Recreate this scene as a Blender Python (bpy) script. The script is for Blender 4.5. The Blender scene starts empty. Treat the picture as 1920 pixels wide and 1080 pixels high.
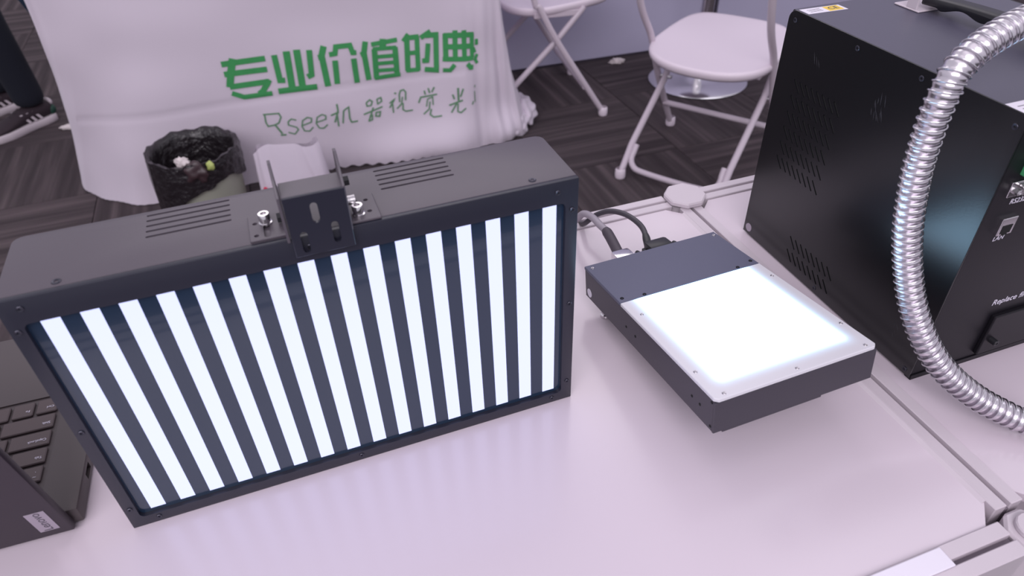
import bpy, bmesh, math, random
from mathutils import Vector, Matrix
from mathutils.bvhtree import BVHTree
random.seed(7)
S = bpy.context.scene
C = S.collection
PI = math.pi
K = 1.12                    # size of everything standing on the hall floor
TZ = 1.23 * K - 0.47        # height of the counter top
def lin(r, g, b):
    f = lambda c: (c/255/12.92) if c <= 10.3 else ((c/255+.055)/1.055)**2.4
    return (f(r), f(g), f(b), 1)
# ---------------------------------------------------------------- camera
cd = bpy.data.cameras.new('camera'); cam = bpy.data.objects.new('camera', cd); C.objects.link(cam)
fw = Vector((0.0, 0.7804, -0.6253)); rt = Vector((0.9994, -0.0208, -0.0259)); up = Vector((0.0332, 0.6249, 0.7800))
m = Matrix((rt, up, -fw)).transposed().to_4x4(); m.translation = Vector((0, 0, TZ + .47))
cam.matrix_world = m
cd.sensor_width = 36; cd.lens = 1317.07/1920*36; cd.clip_start = .02; cd.clip_end = 60
cd.dof.use_dof = True; cd.dof.focus_distance = .68; cd.dof.aperture_fstop = 9
S.camera = cam
# ---------------------------------------------------------------- light
W = bpy.data.worlds.new('hall'); S.world = W; W.use_nodes = True
bg = W.node_tree.nodes['Background']; bg.inputs[0].default_value = (.84, .80, .92, 1); bg.inputs[1].default_value = .72
def area(name, loc, rot, sx, sy, power, col):
    l = bpy.data.lights.new(name, 'AREA'); l.shape = 'RECTANGLE'; l.size = sx; l.size_y = sy; l.energy = power; l.color = col
    o = bpy.data.objects.new(name, l); C.objects.link(o); o.location = loc; o.rotation_euler = rot; return o
area('hall_light', (-.6, 4.6, 4.6), (math.radians(-38), 0, 0), 4.5, 2.0, 60, (1.0, .93, .98))
area('hall_light', (-.8, -3.4, 4.3), (math.radians(52), 0, 0), 5.0, 2.4, 200, (1.0, .94, 1.0))
area('hall_light', (-1.2, .2, 4.4), (0, 0, 0), 3.0, 2.2, 10, (1.0, .90, .96))
area('hall_light', (2.6, 2.4, 4.4), (0, 0, 0), 2.2, 2.2, 20, (.92, .92, 1.0))
S.view_settings.view_transform = 'Standard'; S.view_settings.look = 'None'
S.view_settings.exposure = 0; S.view_settings.gamma = 1; S.view_settings.use_curve_mapping = False
# ---------------------------------------------------------------- materials
def mat(name, col, rough=.5, metal=0, spec=.5, bump=None, var=None, coat=0, trans=0, alpha=1, emis=None, es=0, sheen=0):
    M = bpy.data.materials.new(name); M.use_nodes = True; N = M.node_tree.nodes; L = M.node_tree.links
    b = N['Principled BSDF']; b.inputs['Base Color'].default_value = col; b.inputs['Roughness'].default_value = rough
    b.inputs['Metallic'].default_value = metal; b.inputs['Specular IOR Level'].default_value = spec
    b.inputs['Coat Weight'].default_value = coat; b.inputs['Transmission Weight'].default_value = trans; b.inputs['Alpha'].default_value = alpha
    b.inputs['Sheen Weight'].default_value = sheen
    if emis: b.inputs['Emission Color'].default_value = emis; b.inputs['Emission Strength'].default_value = es
    if bump or var:
        tc = N.new('ShaderNodeTexCoord')
    if bump:
        sc, st = bump
        nz = N.new('ShaderNodeTexNoise'); nz.inputs['Scale'].default_value = sc; nz.inputs['Detail'].default_value = 4
        L.new(tc.outputs['Object'], nz.inputs['Vector'])
        bp = N.new('ShaderNodeBump'); bp.inputs['Strength'].default_value = st; bp.inputs['Distance'].default_value = .002
        L.new(nz.outputs['Fac'], bp.inputs['Height']); L.new(bp.outputs[0], b.inputs['Normal'])
    if var:
        sc, amt = var
        nz = N.new('ShaderNodeTexNoise'); nz.inputs['Scale'].default_value = sc; nz.inputs['Detail'].default_value = 5
        L.new(tc.outputs['Object'], nz.inputs['Vector'])
        mx = N.new('ShaderNodeMix'); mx.data_type = 'RGBA'
        mx.inputs[6].default_value = tuple(c*(1-amt) for c in col[:3]) + (1,); mx.inputs[7].default_value = tuple(min(1, c*(1+amt)) for c in col[:3]) + (1,)
        L.new(nz.outputs['Fac'], mx.inputs[0]); L.new(mx.outputs[2], b.inputs['Base Color'])
    return M
M = {}
M['panel'] = mat('white_panel', lin(206, 194, 204), .19, var=(6, .02))
M['alu'] = mat('painted_aluminium', lin(198, 188, 196), .35, var=(30, .03))
M['slot'] = mat('slot_grey', lin(120, 110, 120), .6)
M['slate'] = mat('slate_powder_coat', lin(80, 74, 82), .42, bump=(900, .05), var=(9, .05))
M['slate_dark'] = mat('dark_anodised', lin(32, 33, 46), .36, bump=(900, .04))
M['slate_b'] = mat('slate_cover', lin(84, 86, 108), .45, bump=(900, .05))
M['side_b'] = mat('grey_side_plate', lin(56, 52, 62), .4, bump=(900, .04))
M['glass_dark'] = mat('dark_screen_film', lin(30, 46, 66), .16, coat=.4)
M['inside'] = mat('inside_black', lin(12, 12, 15), .8)
M['hole'] = mat('hole_black', lin(10, 10, 13), .9)
M['black_case'] = mat('black_satin_case', lin(12, 12, 16), .27, bump=(600, .02), spec=.85)
M['black_front'] = mat('black_front_sheet', lin(20, 18, 24), .42, bump=(600, .03), spec=.3)
M['scratch'] = mat('scratch_grey', lin(62, 60, 66), .6)
M['case_top'] = mat('graphite_case_top', lin(78, 76, 92), .38, bump=(700, .05), var=(5, .06))
M['chrome'] = mat('chrome', (.78, .76, .78, 1), .16, 1)
M['conduit'] = mat('conduit_metal', (.74, .70, .75, 1), .27, 1)
M['steel'] = mat('brushed_steel', (.55, .53, .55, 1), .32, 1, bump=(300, .2))
M['screw'] = mat('blackened_screw', lin(70, 70, 80), .3, .8)
M['wire'] = mat('spring_wire', (.72, .70, .74, 1), .2, 1)
M['plastic_black'] = mat('black_plastic', lin(28, 28, 33), .4)
M['cable_grey'] = mat('grey_cable', lin(150, 142, 152), .45)
M['cable_dark'] = mat('dark_cable', lin(58, 54, 62), .4)
M['sleeve'] = mat('cable_sleeve', lin(66, 58, 68), .5)
M['white_ink'] = mat('white_ink', lin(215, 210, 225), .6)
M['label_white'] = mat('white_label', lin(225, 220, 232), .4)
M['label_yellow'] = mat('yellow_label', lin(232, 196, 70), .4)
M['label_ink'] = mat('label_ink', lin(90, 85, 95), .6)
M['green_plug'] = mat('green_terminal', lin(70, 150, 100), .4)
M['laptop'] = mat('laptop_grey', lin(74, 66, 68), .45, bump=(900, .03))
M['laptop_key'] = mat('laptop_key', lin(80, 68, 70), .5)
M['lid'] = mat('laptop_lid', lin(46, 37, 47), .45, bump=(900, .03))
M['silver'] = mat('silver_badge', lin(165, 155, 168), .35, .3)
M['cloth'] = mat('white_cloth', lin(212, 202, 214), .85, bump=(260, .12), var=(3, .02), sheen=.2)
M['lining'] = mat('teal_lining', lin(20, 58, 84), .8, bump=(200, .1))
M['ink_green'] = mat('green_print', lin(62, 150, 86), .8, var=(40, .12))
M['ink_green2'] = mat('fine_green_print', lin(96, 140, 104), .8, var=(40, .12))
M['chair'] = mat('white_chair_plastic', lin(222, 210, 220), .38)
M['chair_tube'] = mat('white_chair_tube', lin(200, 188, 198), .35)
M['wall'] = mat('hall_wall', lin(182, 178, 202), .5, var=(1.3, .05))
M['post_dark'] = mat('dark_post', lin(70, 64, 74), .4, .3)
M['bag_black'] = mat('black_bin_liner', lin(30, 25, 29), .3, bump=(38, 1.0), coat=.3)
for n_ in M['bag_black'].node_tree.nodes:
    if n_.type == 'BUMP': n_.inputs['Distance'].default_value = .012
M['bin'] = mat('pale_bin', lin(178, 180, 165), .4)
M['bag_white'] = mat('white_plastic_bag', lin(215, 205, 218), .35, bump=(25, .5), trans=.1)
M['red'] = mat('red_print', lin(210, 60, 90), .5)
M['rubbish'] = mat('brown_wrapper', lin(58, 42, 46), .4, bump=(30, .6))
M['paper'] = mat('crumpled_paper', lin(215, 205, 205), .7, bump=(60, .5))
M['leaf'] = mat('yellow_green_scrap', lin(170, 182, 105), .6)
M['jeans'] = mat('navy_trousers', lin(10, 15, 30), .9, bump=(120, .3))
M['shoe'] = mat('dark_shoe_cloth', lin(46, 34, 42), .8, bump=(200, .3))
M['sole'] = mat('shoe_sole', lin(198, 188, 194), .6)
M['shoe_green'] = mat('green_heel', lin(22, 62, 50), .6)
M['pink'] = mat('pink_badge', lin(220, 110, 130), .5)
M['floor'] = mat('floor_gap', lin(30, 27, 30), .95)
def emit_mat(name, col, st):
    A = bpy.data.materials.new(name); A.use_nodes = True; N = A.node_tree.nodes; L = A.node_tree.links
    b = N['Principled BSDF']; b.inputs['Base Color'].default_value = (.7, .7, .75, 1); b.inputs['Roughness'].default_value = .35
    b.inputs['Emission Color'].default_value = col; b.inputs['Emission Strength'].default_value = st
    return A
STRIPE = emit_mat('lit_stripe', (.57, .61, 1.0, 1), 1.42)
STRIPE.node_tree.nodes['Principled BSDF'].inputs['Base Color'].default_value = (.05, .05, .06, 1)
def diffuser_mat(w, l):
    A = emit_mat('lit_diffuser', (.36, .70, 1.0, 1), 1)
    N = A.node_tree.nodes; L = A.node_tree.links; b = N['Principled BSDF']
    b.inputs['Base Color'].default_value = (.62, .60, .64, 1)
    tc = N.new('ShaderNodeTexCoord'); sp = N.new('ShaderNodeSeparateXYZ'); L.new(tc.outputs['Object'], sp.inputs[0])
    def math_(op, a, b_=None, c=None):
        n = N.new('ShaderNodeMath'); n.operation = op
        for i, v in enumerate((a, b_, c)):
            if v is None: continue
            if isinstance(v, (int, float)): n.inputs[i].default_value = v
            else: L.new(v, n.inputs[i])
        return n.outputs[0]
    def edge(o, size, a, c):   # brightness of the lamp field falls off towards the rim of the plate
        d0 = math_('MULTIPLY', math_('SUBTRACT', o, a), 1/c); d1 = math_('MULTIPLY', math_('SUBTRACT', size - a, o), 1/c)
        d = math_('MINIMUM', d0, d1)
        n = N.new('ShaderNodeMapRange'); n.interpolation_type = 'SMOOTHSTEP'; L.new(d, n.inputs[0]); return n.outputs[0]
    ex = edge(sp.outputs[0], w, .002, .017)
    d1 = math_('MULTIPLY', math_('SUBTRACT', sp.outputs[1], .004), 1/.018)
    n = N.new('ShaderNodeMapRange'); n.interpolation_type = 'SMOOTHSTEP'; L.new(d1, n.inputs[0])
    st = math_('MULTIPLY', ex, n.outputs[0])
    st = math_('ADD', math_('MULTIPLY_ADD', math_('POWER', st, 1.5), .75, .03), math_('MULTIPLY', math_('POWER', st, 7), 3.6))
    L.new(st, b.inputs['Emission Strength'])
    return A
def carpet_mat():
    A = bpy.data.materials.new('striped_carpet'); A.use_nodes = True; N = A.node_tree.nodes; L = A.node_tree.links
    b = N['Principled BSDF']; b.inputs['Roughness'].default_value = .95; b.inputs['Specular IOR Level'].default_value = .1
    tc = N.new('ShaderNodeTexCoord'); mp = N.new('ShaderNodeMapping'); mp.inputs['Scale'].default_value = (26, 1.2, 1)
    oi = N.new('ShaderNodeObjectInfo'); ad = N.new('ShaderNodeVectorMath'); ad.operation = 'ADD'
    L.new(tc.outputs['Object'], ad.inputs[0]); 
    cm = N.new('ShaderNodeCombineXYZ'); ml = N.new('ShaderNodeMath'); ml.operation = 'MULTIPLY'; ml.inputs[1].default_value = 9
    L.new(oi.outputs['Random'], ml.inputs[0]); L.new(ml.outputs[0], cm.inputs[2]); L.new(cm.outputs[0], ad.inputs[1])
    L.new(ad.outputs[0], mp.inputs['Vector'])
    nz = N.new('ShaderNodeTexNoise'); nz.inputs['Scale'].default_value = 1; nz.inputs['Detail'].default_value = 3; L.new(mp.outputs[0], nz.inputs['Vector'])
    cr = N.new('ShaderNodeValToRGB'); e = cr.color_ramp.elements
    e[0].position = .36; e[0].color = lin(52, 45, 48); e[1].position = .75; e[1].color = lin(80, 69, 72)
    k = e.new(.5); k.color = lin(60, 52, 55)
    L.new(nz.outputs['Fac'], cr.inputs[0])
    n2 = N.new('ShaderNodeTexNoise'); n2.inputs['Scale'].default_value = 320; L.new(tc.outputs['Object'], n2.inputs['Vector'])
    mx = N.new('ShaderNodeMix'); mx.data_type = 'RGBA'; mx.blend_type = 'MULTIPLY'; mx.inputs[0].default_value = .5
    L.new(cr.outputs[0], mx.inputs[6]); L.new(n2.outputs['Color'], mx.inputs[7]); 
    hs = N.new('ShaderNodeHueSaturation'); hs.inputs['Saturation'].default_value = .8; hs.inputs['Value'].default_value = 2.05; L.new(mx.outputs[2], hs.inputs['Color'])
    L.new(hs.outputs[0], b.inputs['Base Color'])
    bp = N.new('ShaderNodeBump'); bp.inputs['Strength'].default_value = .6; bp.inputs['Distance'].default_value = .003
    L.new(n2.outputs['Fac'], bp.inputs['Height']); L.new(bp.outputs[0], b.inputs['Normal'])
    return A
M['carpet'] = carpet_mat()
# ---------------------------------------------------------------- helpers
def box(bm, x0, x1, y0, y1, z0, z1, bev=0, seg=2):
    t = bmesh.new()
    bmesh.ops.create_cube(t, size=1)
    for v in t.verts:
        v.co = Vector(((x0+x1)/2 + v.co.x*(x1-x0), (y0+y1)/2 + v.co.y*(y1-y0), (z0+z1)/2 + v.co.z*(z1-z0)))
    if bev: bmesh.ops.bevel(t, geom=t.edges[:], offset=bev, segments=seg, affect='EDGES', profile=.5)
    merge(bm, t)
def merge(bm, t, mtx=None):
    me = bpy.data.meshes.new('tmp'); t.to_mesh(me); t.free()
    if mtx is not None: me.transform(mtx)
    bm.from_mesh(me); bpy.data.meshes.remove(me)
def prism(bm, pts, to3, h0, h1, bev=0):
    """polygon pts (a, b) swept from h0 to h1; to3(a, b, h) gives the point"""
    t = bmesh.new()
    lo = [t.verts.new(to3(a, b, h0)) for a, b in pts]; hi = [t.verts.new(to3(a, b, h1)) for a, b in pts]
    t.faces.new(lo[::-1]); t.faces.new(hi); n = len(pts)
    for i in range(n): t.faces.new((lo[i], lo[(i+1) % n], hi[(i+1) % n], hi[i]))
    bmesh.ops.recalc_face_normals(t, faces=t.faces[:])
    if bev: bmesh.ops.bevel(t, geom=t.edges[:], offset=bev, segments=1, affect='EDGES')
    merge(bm, t)
XY = lambda a, b, h: Vector((a, b, h))
XZ = lambda a, b, h: Vector((a, h, b))
YZ = lambda a, b, h: Vector((h, a, b))
def pill(cx, cy, r, half, ang=PI/2, n=5):
    """outline of a slot with round ends"""
    d = Vector((math.cos(ang), math.sin(ang))); p = []
    for s in (1, -1):
        for k in range(n+1):
            t = ang + (0 if s > 0 else PI) - PI/2 + PI*k/n
            p.append((cx + s*d.x*half + r*math.cos(t), cy + s*d.y*half + r*math.sin(t)))
    return p
def circ(cx, cy, r, n=16, ph=0): return [(cx + r*math.cos(ph+2*PI*k/n), cy + r*math.sin(ph+2*PI*k/n)) for k in range(n)]
def smooth_path(P, n=8, closed=False):
    P = [Vector(p) for p in P]; out = []
    for i in range(len(P)-1):
        p0 = P[max(i-1, 0)]; p1 = P[i]; p2 = P[i+1]; p3 = P[min(i+2, len(P)-1)]
        for k in range(n):
            t = k/n
            out.append(.5*((2*p1) + (p2-p0)*t + (2*p0-5*p1+4*p2-p3)*t*t + (3*p1-p0-3*p2+p3)*t*t*t))
    out.append(P[-1]); return out
def frames(P):
    T = [(P[min(i+1, len(P)-1)] - P[max(i-1, 0)]).normalized() for i in range(len(P))]
    n = T[0].cross(Vector((0, 0, 1)))
    if n.length < .1: n = T[0].cross(Vector((1, 0, 0)))
    n.normalize(); out = []
    for t in T:
        n = (n - t*n.dot(t)).normalized(); out.append((t, n, t.cross(n)))
    return out
def tube(bm, P, r, n=12, caps=True):
    P = [Vector(p) for p in P]; R = r if callable(r) else (lambda i: r)
    rings = []
    for i, (t, a, b) in enumerate(frames(P)):
        rr = R(i); rings.append([bm.verts.new(P[i] + (a*math.cos(2*PI*k/n) + b*math.sin(2*PI*k/n))*rr) for k in range(n)])
    for i in range(len(rings)-1):
        for k in range(n):
            bm.faces.new((rings[i][k], rings[i][(k+1) % n], rings[i+1][(k+1) % n], rings[i+1][k]))
    if caps: bm.faces.new(rings[0][::-1]); bm.faces.new(rings[-1])
def lathe(bm, prof, n=24, at=Vector((0, 0, 0)), axis=None):
    t = bmesh.new(); rings = []
    for r, z in prof:
        rings.append([t.verts.new((r*math.cos(2*PI*k/n), r*math.sin(2*PI*k/n), z)) for k in range(n)] if r > 1e-6 else [t.verts.new((0, 0, z))])
    for A, B in zip(rings, rings[1:]):
        for k in range(n):
            a = [A[k % len(A)], A[(k+1) % n % len(A)], B[(k+1) % n % len(B)], B[k % len(B)]]
            u = []
            for v in a:
                if v not in u: u.append(v)
            if len(u) > 2: t.faces.new(u)
    m_ = Matrix.Translation(at)
    if axis is not None: m_ = m_ @ Vector((0, 0, 1)).rotation_difference(Vector(axis)).to_matrix().to_4x4()
    merge(bm, t, m_)
def obj(name, bm, m_, parent=None, smooth=None, loc=None, scale=None):
    me = bpy.data.meshes.new(name)
    bmesh.ops.recalc_face_normals(bm, faces=bm.faces[:])
    if scale: bmesh.ops.scale(bm, vec=(scale,)*3, verts=bm.verts[:])
    bm.to_mesh(me); bm.free(); me.materials.append(m_)
    o = bpy.data.objects.new(name, me); C.objects.link(o)
    if parent: o.parent = parent
    if loc: o.location = loc
    if smooth:
        for p in me.polygons: p.use_smooth = True
        me.set_sharp_from_angle(angle=math.radians(smooth))
    return o
def thing(name, label, cat, loc, rotz=0, group=None):
    o = bpy.data.objects.new(name, None); C.objects.link(o); o.location = loc; o.rotation_euler = (0, 0, rotz)
    o.empty_display_size = .05
    o['label'] = label; o['category'] = cat
    if group: o['group'] = group
    return o
def tag(o, label, cat, group=None):
    o['label'] = label; o['category'] = cat
    if group: o['group'] = group
    return o
def B(): return bmesh.new()
def part(name, m_, parent, *boxes, bev=0, smooth=None):
    bm = B()
    for b in boxes: box(bm, *b, bev=bev)
    return obj(name, bm, m_, parent, smooth)
def cut(o, bm):
    """subtract the closed shapes in bm from o"""
    c = obj('cutter', bm, M['hole'])
    c.parent = o.parent
    md = o.modifiers.new('cut', 'BOOLEAN'); md.operation = 'DIFFERENCE'; md.solver = 'EXACT'; md.object = c
    bpy.context.view_layer.update(); dg = bpy.context.evaluated_depsgraph_get()
    me = bpy.data.meshes.new_from_object(o.evaluated_get(dg)); o.modifiers.clear(); o.data = me
    bpy.data.objects.remove(c)
def text(name, s, size, m_, parent, loc, xdir, ydir, align='CENTER', depth=.0001, shear=0):
    cu = bpy.data.curves.new('t', 'FONT'); cu.body = s; cu.size = size; cu.extrude = depth; cu.align_x = align; cu.align_y = 'CENTER'; cu.shear = shear
    t = bpy.data.objects.new('t', cu); C.objects.link(t); bpy.context.view_layer.update()
    dg = bpy.context.evaluated_depsgraph_get(); me = bpy.data.meshes.new_from_object(t.evaluated_get(dg))
    bpy.data.objects.remove(t)
    X = Vector(xdir).normalized(); Y = Vector(ydir).normalized(); Z = X.cross(Y)
    m4 = Matrix((X, Y, Z)).transposed().to_4x4(); m4.translation = Vector(loc); me.transform(m4)
    me.materials.clear(); me.materials.append(m_)
    o = bpy.data.objects.new(name, me); C.objects.link(o); o.parent = parent; return o
def copy_tree(o, parent=None):
    c = o.copy(); C.objects.link(c); c.parent = parent
    for ch in [x for x in bpy.data.objects if x.parent == o]: copy_tree(ch, c)
    return c
_screw = {}
def screw(parent, at, axis, r=.0022, m_=None, name='screw'):
    """a countersunk hex socket screw head"""
    key = (round(r, 5), tuple(axis), (m_ or M['screw']).name)
    if key not in _screw:
        bm = B(); lathe(bm, [(0, -.0002), (r*.42, -.0002), (r*.42, .0004), (r*.85, .0006), (r, .0003), (r, -.0006)], 12, axis=axis)
        me = bpy.data.meshes.new('screw'); bm.to_mesh(me); bm.free(); me.materials.append(m_ or M['screw']); _screw[key] = me
    o = bpy.data.objects.new(name, _screw[key]); C.objects.link(o); o.parent = parent; o.location = at; return o
# ================================================================ hall: floor tiles and wall
floor = part('floor', M['floor'], None, (-9, 9, -3, 12, -.06, -.008)); floor['kind'] = 'structure'
ga = .33; gx, gy = .6247*K, 2.3242*K; ts = .5*K
tile_me = None; i_tile = 0
for i in range(-9, 7):
    for j in range(-5, 8):
        cx = gx + (i+.5)*ts*math.cos(ga) - (j+.5)*ts*math.sin(ga); cy = gy + (i+.5)*ts*math.sin(ga) + (j+.5)*ts*math.cos(ga)
        if cy < .7 or cy > 6.2 or abs(cx) > cy*.80+.8: continue
        if tile_me is None:
            bm = B(); box(bm, -ts/2+.0014, ts/2-.0014, -ts/2+.0014, ts/2-.0014, -.008, 0, bev=.0012, seg=1)
            o = obj('carpet_tile', bm, M['carpet'], floor); tile_me = o.data
        else:
            o = bpy.data.objects.new('carpet_tile', tile_me); C.objects.link(o); o.parent = floor
        o.location = (cx, cy, 0); o.rotation_euler = (0, 0, ga + (PI/2 if (i+j) % 2 else 0)); i_tile += 1
wa = .282; WO = Vector((.0447*K, 3.1027*K, 0))
wall = bpy.data.objects.new('wall_back', None)
bm = B(); box(bm, -.75, 1.03, 0, .04, 0, 2.6); box(bm, 1.13, 3.6, 0, .04, 0, 2.6)
wall = obj('wall_back', bm, M['wall']); wall.location = WO; wall.rotation_euler = (0, 0, wa); wall['kind'] = 'structure'
part('wall_post', M['steel'], wall, (1.035, 1.062, -.012, .04, 0, 2.6), bev=.004)
part('wall_post', M['post_dark'], wall, (1.066, 1.128, .008, .05, 0, 2.6), bev=.004)
part('skirting_rail', M['post_dark'], wall, (-.75, 1.03, -.004, 0, 0, .012), (1.13, 3.6, -.004, 0, 0, .012))

# ================================================================ exhibition counter
CA = .3296; CO = Vector((.2155, .7534, TZ)); HB = .014; V1 = -.4966
ct = thing('display_counter', 'white exhibition counter of flat panels between slotted aluminium rails', 'counter', CO, CA)
LB, RB = -1.06, .52
def panel_pts(x0, x1, y0, y1, c): return [(x0+c, y0), (x1-c, y0), (x1, y0+c), (x1, y1-c), (x1-c, y1), (x0+c, y1), (x0, y1-c), (x0, y0+c)]
for x0, x1 in ((LB+HB, -HB), (HB, RB-HB)):
    bm = B(); prism(bm, panel_pts(x0+.0006, x1-.0006, V1+HB, -HB-.0006, .0155), XY, -.008, 0); obj('table_panel', bm, M['panel'], ct)
def rail(x0, x1, y0, y1):
    bm = B()
    if abs(x1-x0) > abs(y1-y0): L_ = [(x0, x1)]; f = lambda a0, a1, w0, w1, z0, z1: box(bm, a0, a1, y0+w0, y0+w1, z0, z1, bev=.0007, seg=1); a0, a1 = x0, x1
    else: f = lambda a0, a1, w0, w1, z0, z1: box(bm, x0+w0, x0+w1, a0, a1, z0, z1, bev=.0007, seg=1); a0, a1 = y0, y1
    w = .0136
    f(a0, a1, -w, -.0022, -.035, .0022); f(a0, a1, .0022, w, -.035, .0022)
    o = obj('slotted_rail', bm, M['alu'], ct)
    bm2 = B(); bm = bm2
    f2 = (lambda *q: box(bm2, q[0], q[1], y0+q[2], y0+q[3], q[4], q[5])) if abs(x1-x0) > abs(y1-y0) else (lambda *q: box(bm2, x0+q[2], x0+q[3], q[0], q[1], q[4], q[5]))
    f2(a0, a1, -.0022, .0022, -.03, -.004); obj('rail_slot', bm2, M['slot'], o)
for a, b in ((LB+.02, -.020), (.020, RB-.02)):
    rail(a, b, 0, 0); rail(a, b, V1, V1)
rail(LB, LB, V1+.02, -.02); rail(0, 0, V1+.021, -.020); rail(RB, RB, V1+.02, -.02)
# chamfered lip along the left flank of the middle rail
bm = B(); prism(bm, [(-.0170, .0), (-.0136, .0018), (-.0136, -.004), (-.0170, -.004)], lambda a, b, h: Vector((a, h, b)), V1+.03, -.03); obj('rail_lip', bm, M['alu'], ct)
part('slot_cover_strip', M['label_white'], ct, (-.55, -.0775, V1-.0030, V1+.012, .0023, .0042), bev=.0006)
for x in (LB, 0, RB):
    for y in (V1, 0):
        bm = B(); prism(bm, circ(x, y, .0195, 8, PI/8), XY, -TZ, -.001, bev=.002); p = obj('octagonal_post', bm, M['alu'], ct)
        if y == 0:
            bm = B(); prism(bm, circ(x+.003, y-.003, .0265, 8, PI/8), XY, .0024, .0095, bev=.0016); obj('post_cap', bm, M['alu'], p)
        else:
            bm = B(); prism(bm, circ(x, y, .0125, 16), XY, -.001, .004, bev=.001); obj('post_top', bm, M['alu'], p)
for x0, x1 in ((LB+.02, -.02), (.02, RB-.02)):      # closed body below the rails
    part('side_panel', M['panel'], ct, (x0, x1, -.004, .004, -TZ+.03, -.036))
for x in (LB, RB): part('side_panel', M['panel'], ct, (x-.004, x+.004, V1+.02, -.02, -TZ+.03, -.036))

# ================================================================ large striped light box
AO = Vector((-.2938, .3088, TZ)); AA = .33607; AW, AD, AH = .3636, .0713, .2231
A = thing('striped_light', 'large grey box light with glowing white stripes, standing upright on the counter', 'light box', AO, AA)
bm = B()
t = bmesh.new(); bmesh.ops.create_cube(t, size=1)
for v in t.verts: v.co = Vector((AW/2+v.co.x*AW, (.0045+AD)/2+v.co.y*(AD-.0045), AH/2+v.co.z*AH))
es = [e for e in t.edges if all(v.co.y > AD-.001 for v in e.verts) and abs(e.verts[0].co.x-e.verts[1].co.x) < .001]
bmesh.ops.bevel(t, geom=es, offset=.007, segments=4, affect='EDGES', profile=.5)
es = [e for e in t.edges if all(v.co.z > AH-.001 for v in e.verts)]
bmesh.ops.bevel(t, geom=es, offset=.0009, segments=2, affect='EDGES', profile=.5)
merge(bm, t); body = obj('housing', bm, M['slate'], A, 40)
bm = B()
for c0, n0 in ((.1065, 5), (.2577, 5)):
    for k in range(5): prism(bm, pill(c0, .0385+k*.00663, .0011, .0252, 0), XY, AH-.006, AH+.01)
cut(body, bm)
for c0 in (.1065, .2577): part('vent_shadow_plate', M['hole'], body, (c0-.028, c0+.028, .036, .068, AH-.0058, AH-.0056))
# front frame with the opening
ox0, ox1, oz0, oz1 = .0085, .3537, .0102, .2047
bm = B(); box(bm, 0, AW, 0, .0045, 0, AH, bev=.0008, seg=2)
fr = obj('front_frame', bm, M['slate_dark'], A, 40)
bm = B(); r_ = .004
rp = []
for cx, cz, a0 in ((ox1-r_, oz1-r_, 0), (ox0+r_, oz1-r_, PI/2), (ox0+r_, oz0+r_, PI), (ox1-r_, oz0+r_, 1.5*PI)):
    rp += [(cx+r_*math.cos(a0+k*PI/10), cz+r_*math.sin(a0+k*PI/10)) for k in range(6)]
prism(bm, rp, XZ, -.01, .0042); cut(fr, bm)
part('screen_glass', M['glass_dark'], A, (ox0, ox1, .0034, .0042, oz0, oz1))
for k in range(16):
    x0 = .0166 + k*.02138
    part('lit_stripe', STRIPE, A, (x0, x0+.0106, .0031, .0036, .0137, .2042))
for x, z in ((.0045, .2), (.0045, .11), (.0045, .022), (.02, .0058), (.176, .0058), (.345, .0058), (.3590, .022), (.3590, .11), (.3590, .198), (.012, .2160), (.1765, .2150), (.3475, .2145)):
    screw(A, (x, -.0001, z), (0, -1, 0), .0021)
for x, y in ((.0325, .0092), (.3320, .0092)): screw(A, (x, y, AH), (0, 0, 1), .0028)
# mounting bracket
bk = thing('mounting_bracket', 'dark slotted U-shaped bracket bolted on top of the striped light', 'bracket', (0, 0, 0))
del bk['label'], bk['category']; bk.parent = A
bm = B(); box(bm, .1668, .2046, -.0042, -.0022, .2112, .2545, bev=.0006, seg=1); web = obj('web_plate', bm, M['slate_dark'], bk)
bm = B(); prism(bm, pill(.1842, .2410, .0023, .0050), XZ, -.01, .01); prism(bm, pill(.1745, .2215, .0023, .0055), XZ, -.01, .01); prism(bm, pill(.1942, .2245, .0023, .0055), XZ, -.01, .01)
cut(web, bm)
part('top_flange', M['slate'], bk, (.1668, .2046, -.0030, .0160, .2530, .2546), bev=.0004)
for u0, nm in ((.1650, 'side_flange'), (.2040, 'side_flange')):
    bm = B()
    prism(bm, [(-.004, .2232), (-.004, .2550), (.003, .2640), (.0105, .2715), (.0150, .2715), (.0170, .2600), (.0195, .2520), (.0340, .2440), (.0340, .2232)], YZ, u0-.0009, u0+.0009, bev=.0003)
    obj(nm, bm, M['slate'], bk)
for x0, x1, y0, y1, sx, sy, bx, by, hs in ((.1425, .1650, .0045, .0345, .1535, .0150, .1535, .0225, ((.1468, .024), (.1468, .0095))), (.2040, .2245, .0015, .0330, .2110, .0190, .2110, .0095, ((.2185, .0255), (.2185, .011)))):
    bm = B(); box(bm, x0, x1, y0, y1, AH, AH+.0020, bev=.0005, seg=1); ft = obj('foot_plate', bm, M['slate'], bk)
    bm = B(); prism(bm, pill(sx, sy, .0021, .0075), XY, AH-.0002, AH+.01)
    for hx, hy in hs: prism(bm, circ(hx, hy, .0016, 12), XY, AH-.0002, AH+.01)
    cut(ft, bm)
    bm = B(); lathe(bm, [(0, 0), (.0042, 0), (.0042, .0009), (.0034, .0012), (.0034, .0030), (.0037, .0032), (.0037, .0068), (.0034, .0073), (.0020, .0073), (.0018, .0046), (0, .0046)], 20, Vector((bx, by, AH+.0020)))
    obj('hex_bolt', bm, M['chrome'], bk, 40)
bm = B(); lathe(bm, [(0, 0), (.0040, 0), (.0040, .0010), (.0032, .0012), (.0032, .0060), (.0018, .0062), (0, .0048)], 16, Vector((.2049, .0150, .2335)), axis=(1, 0, 0)); obj('hex_bolt', bm, M['steel'], bk, 40)
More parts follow.
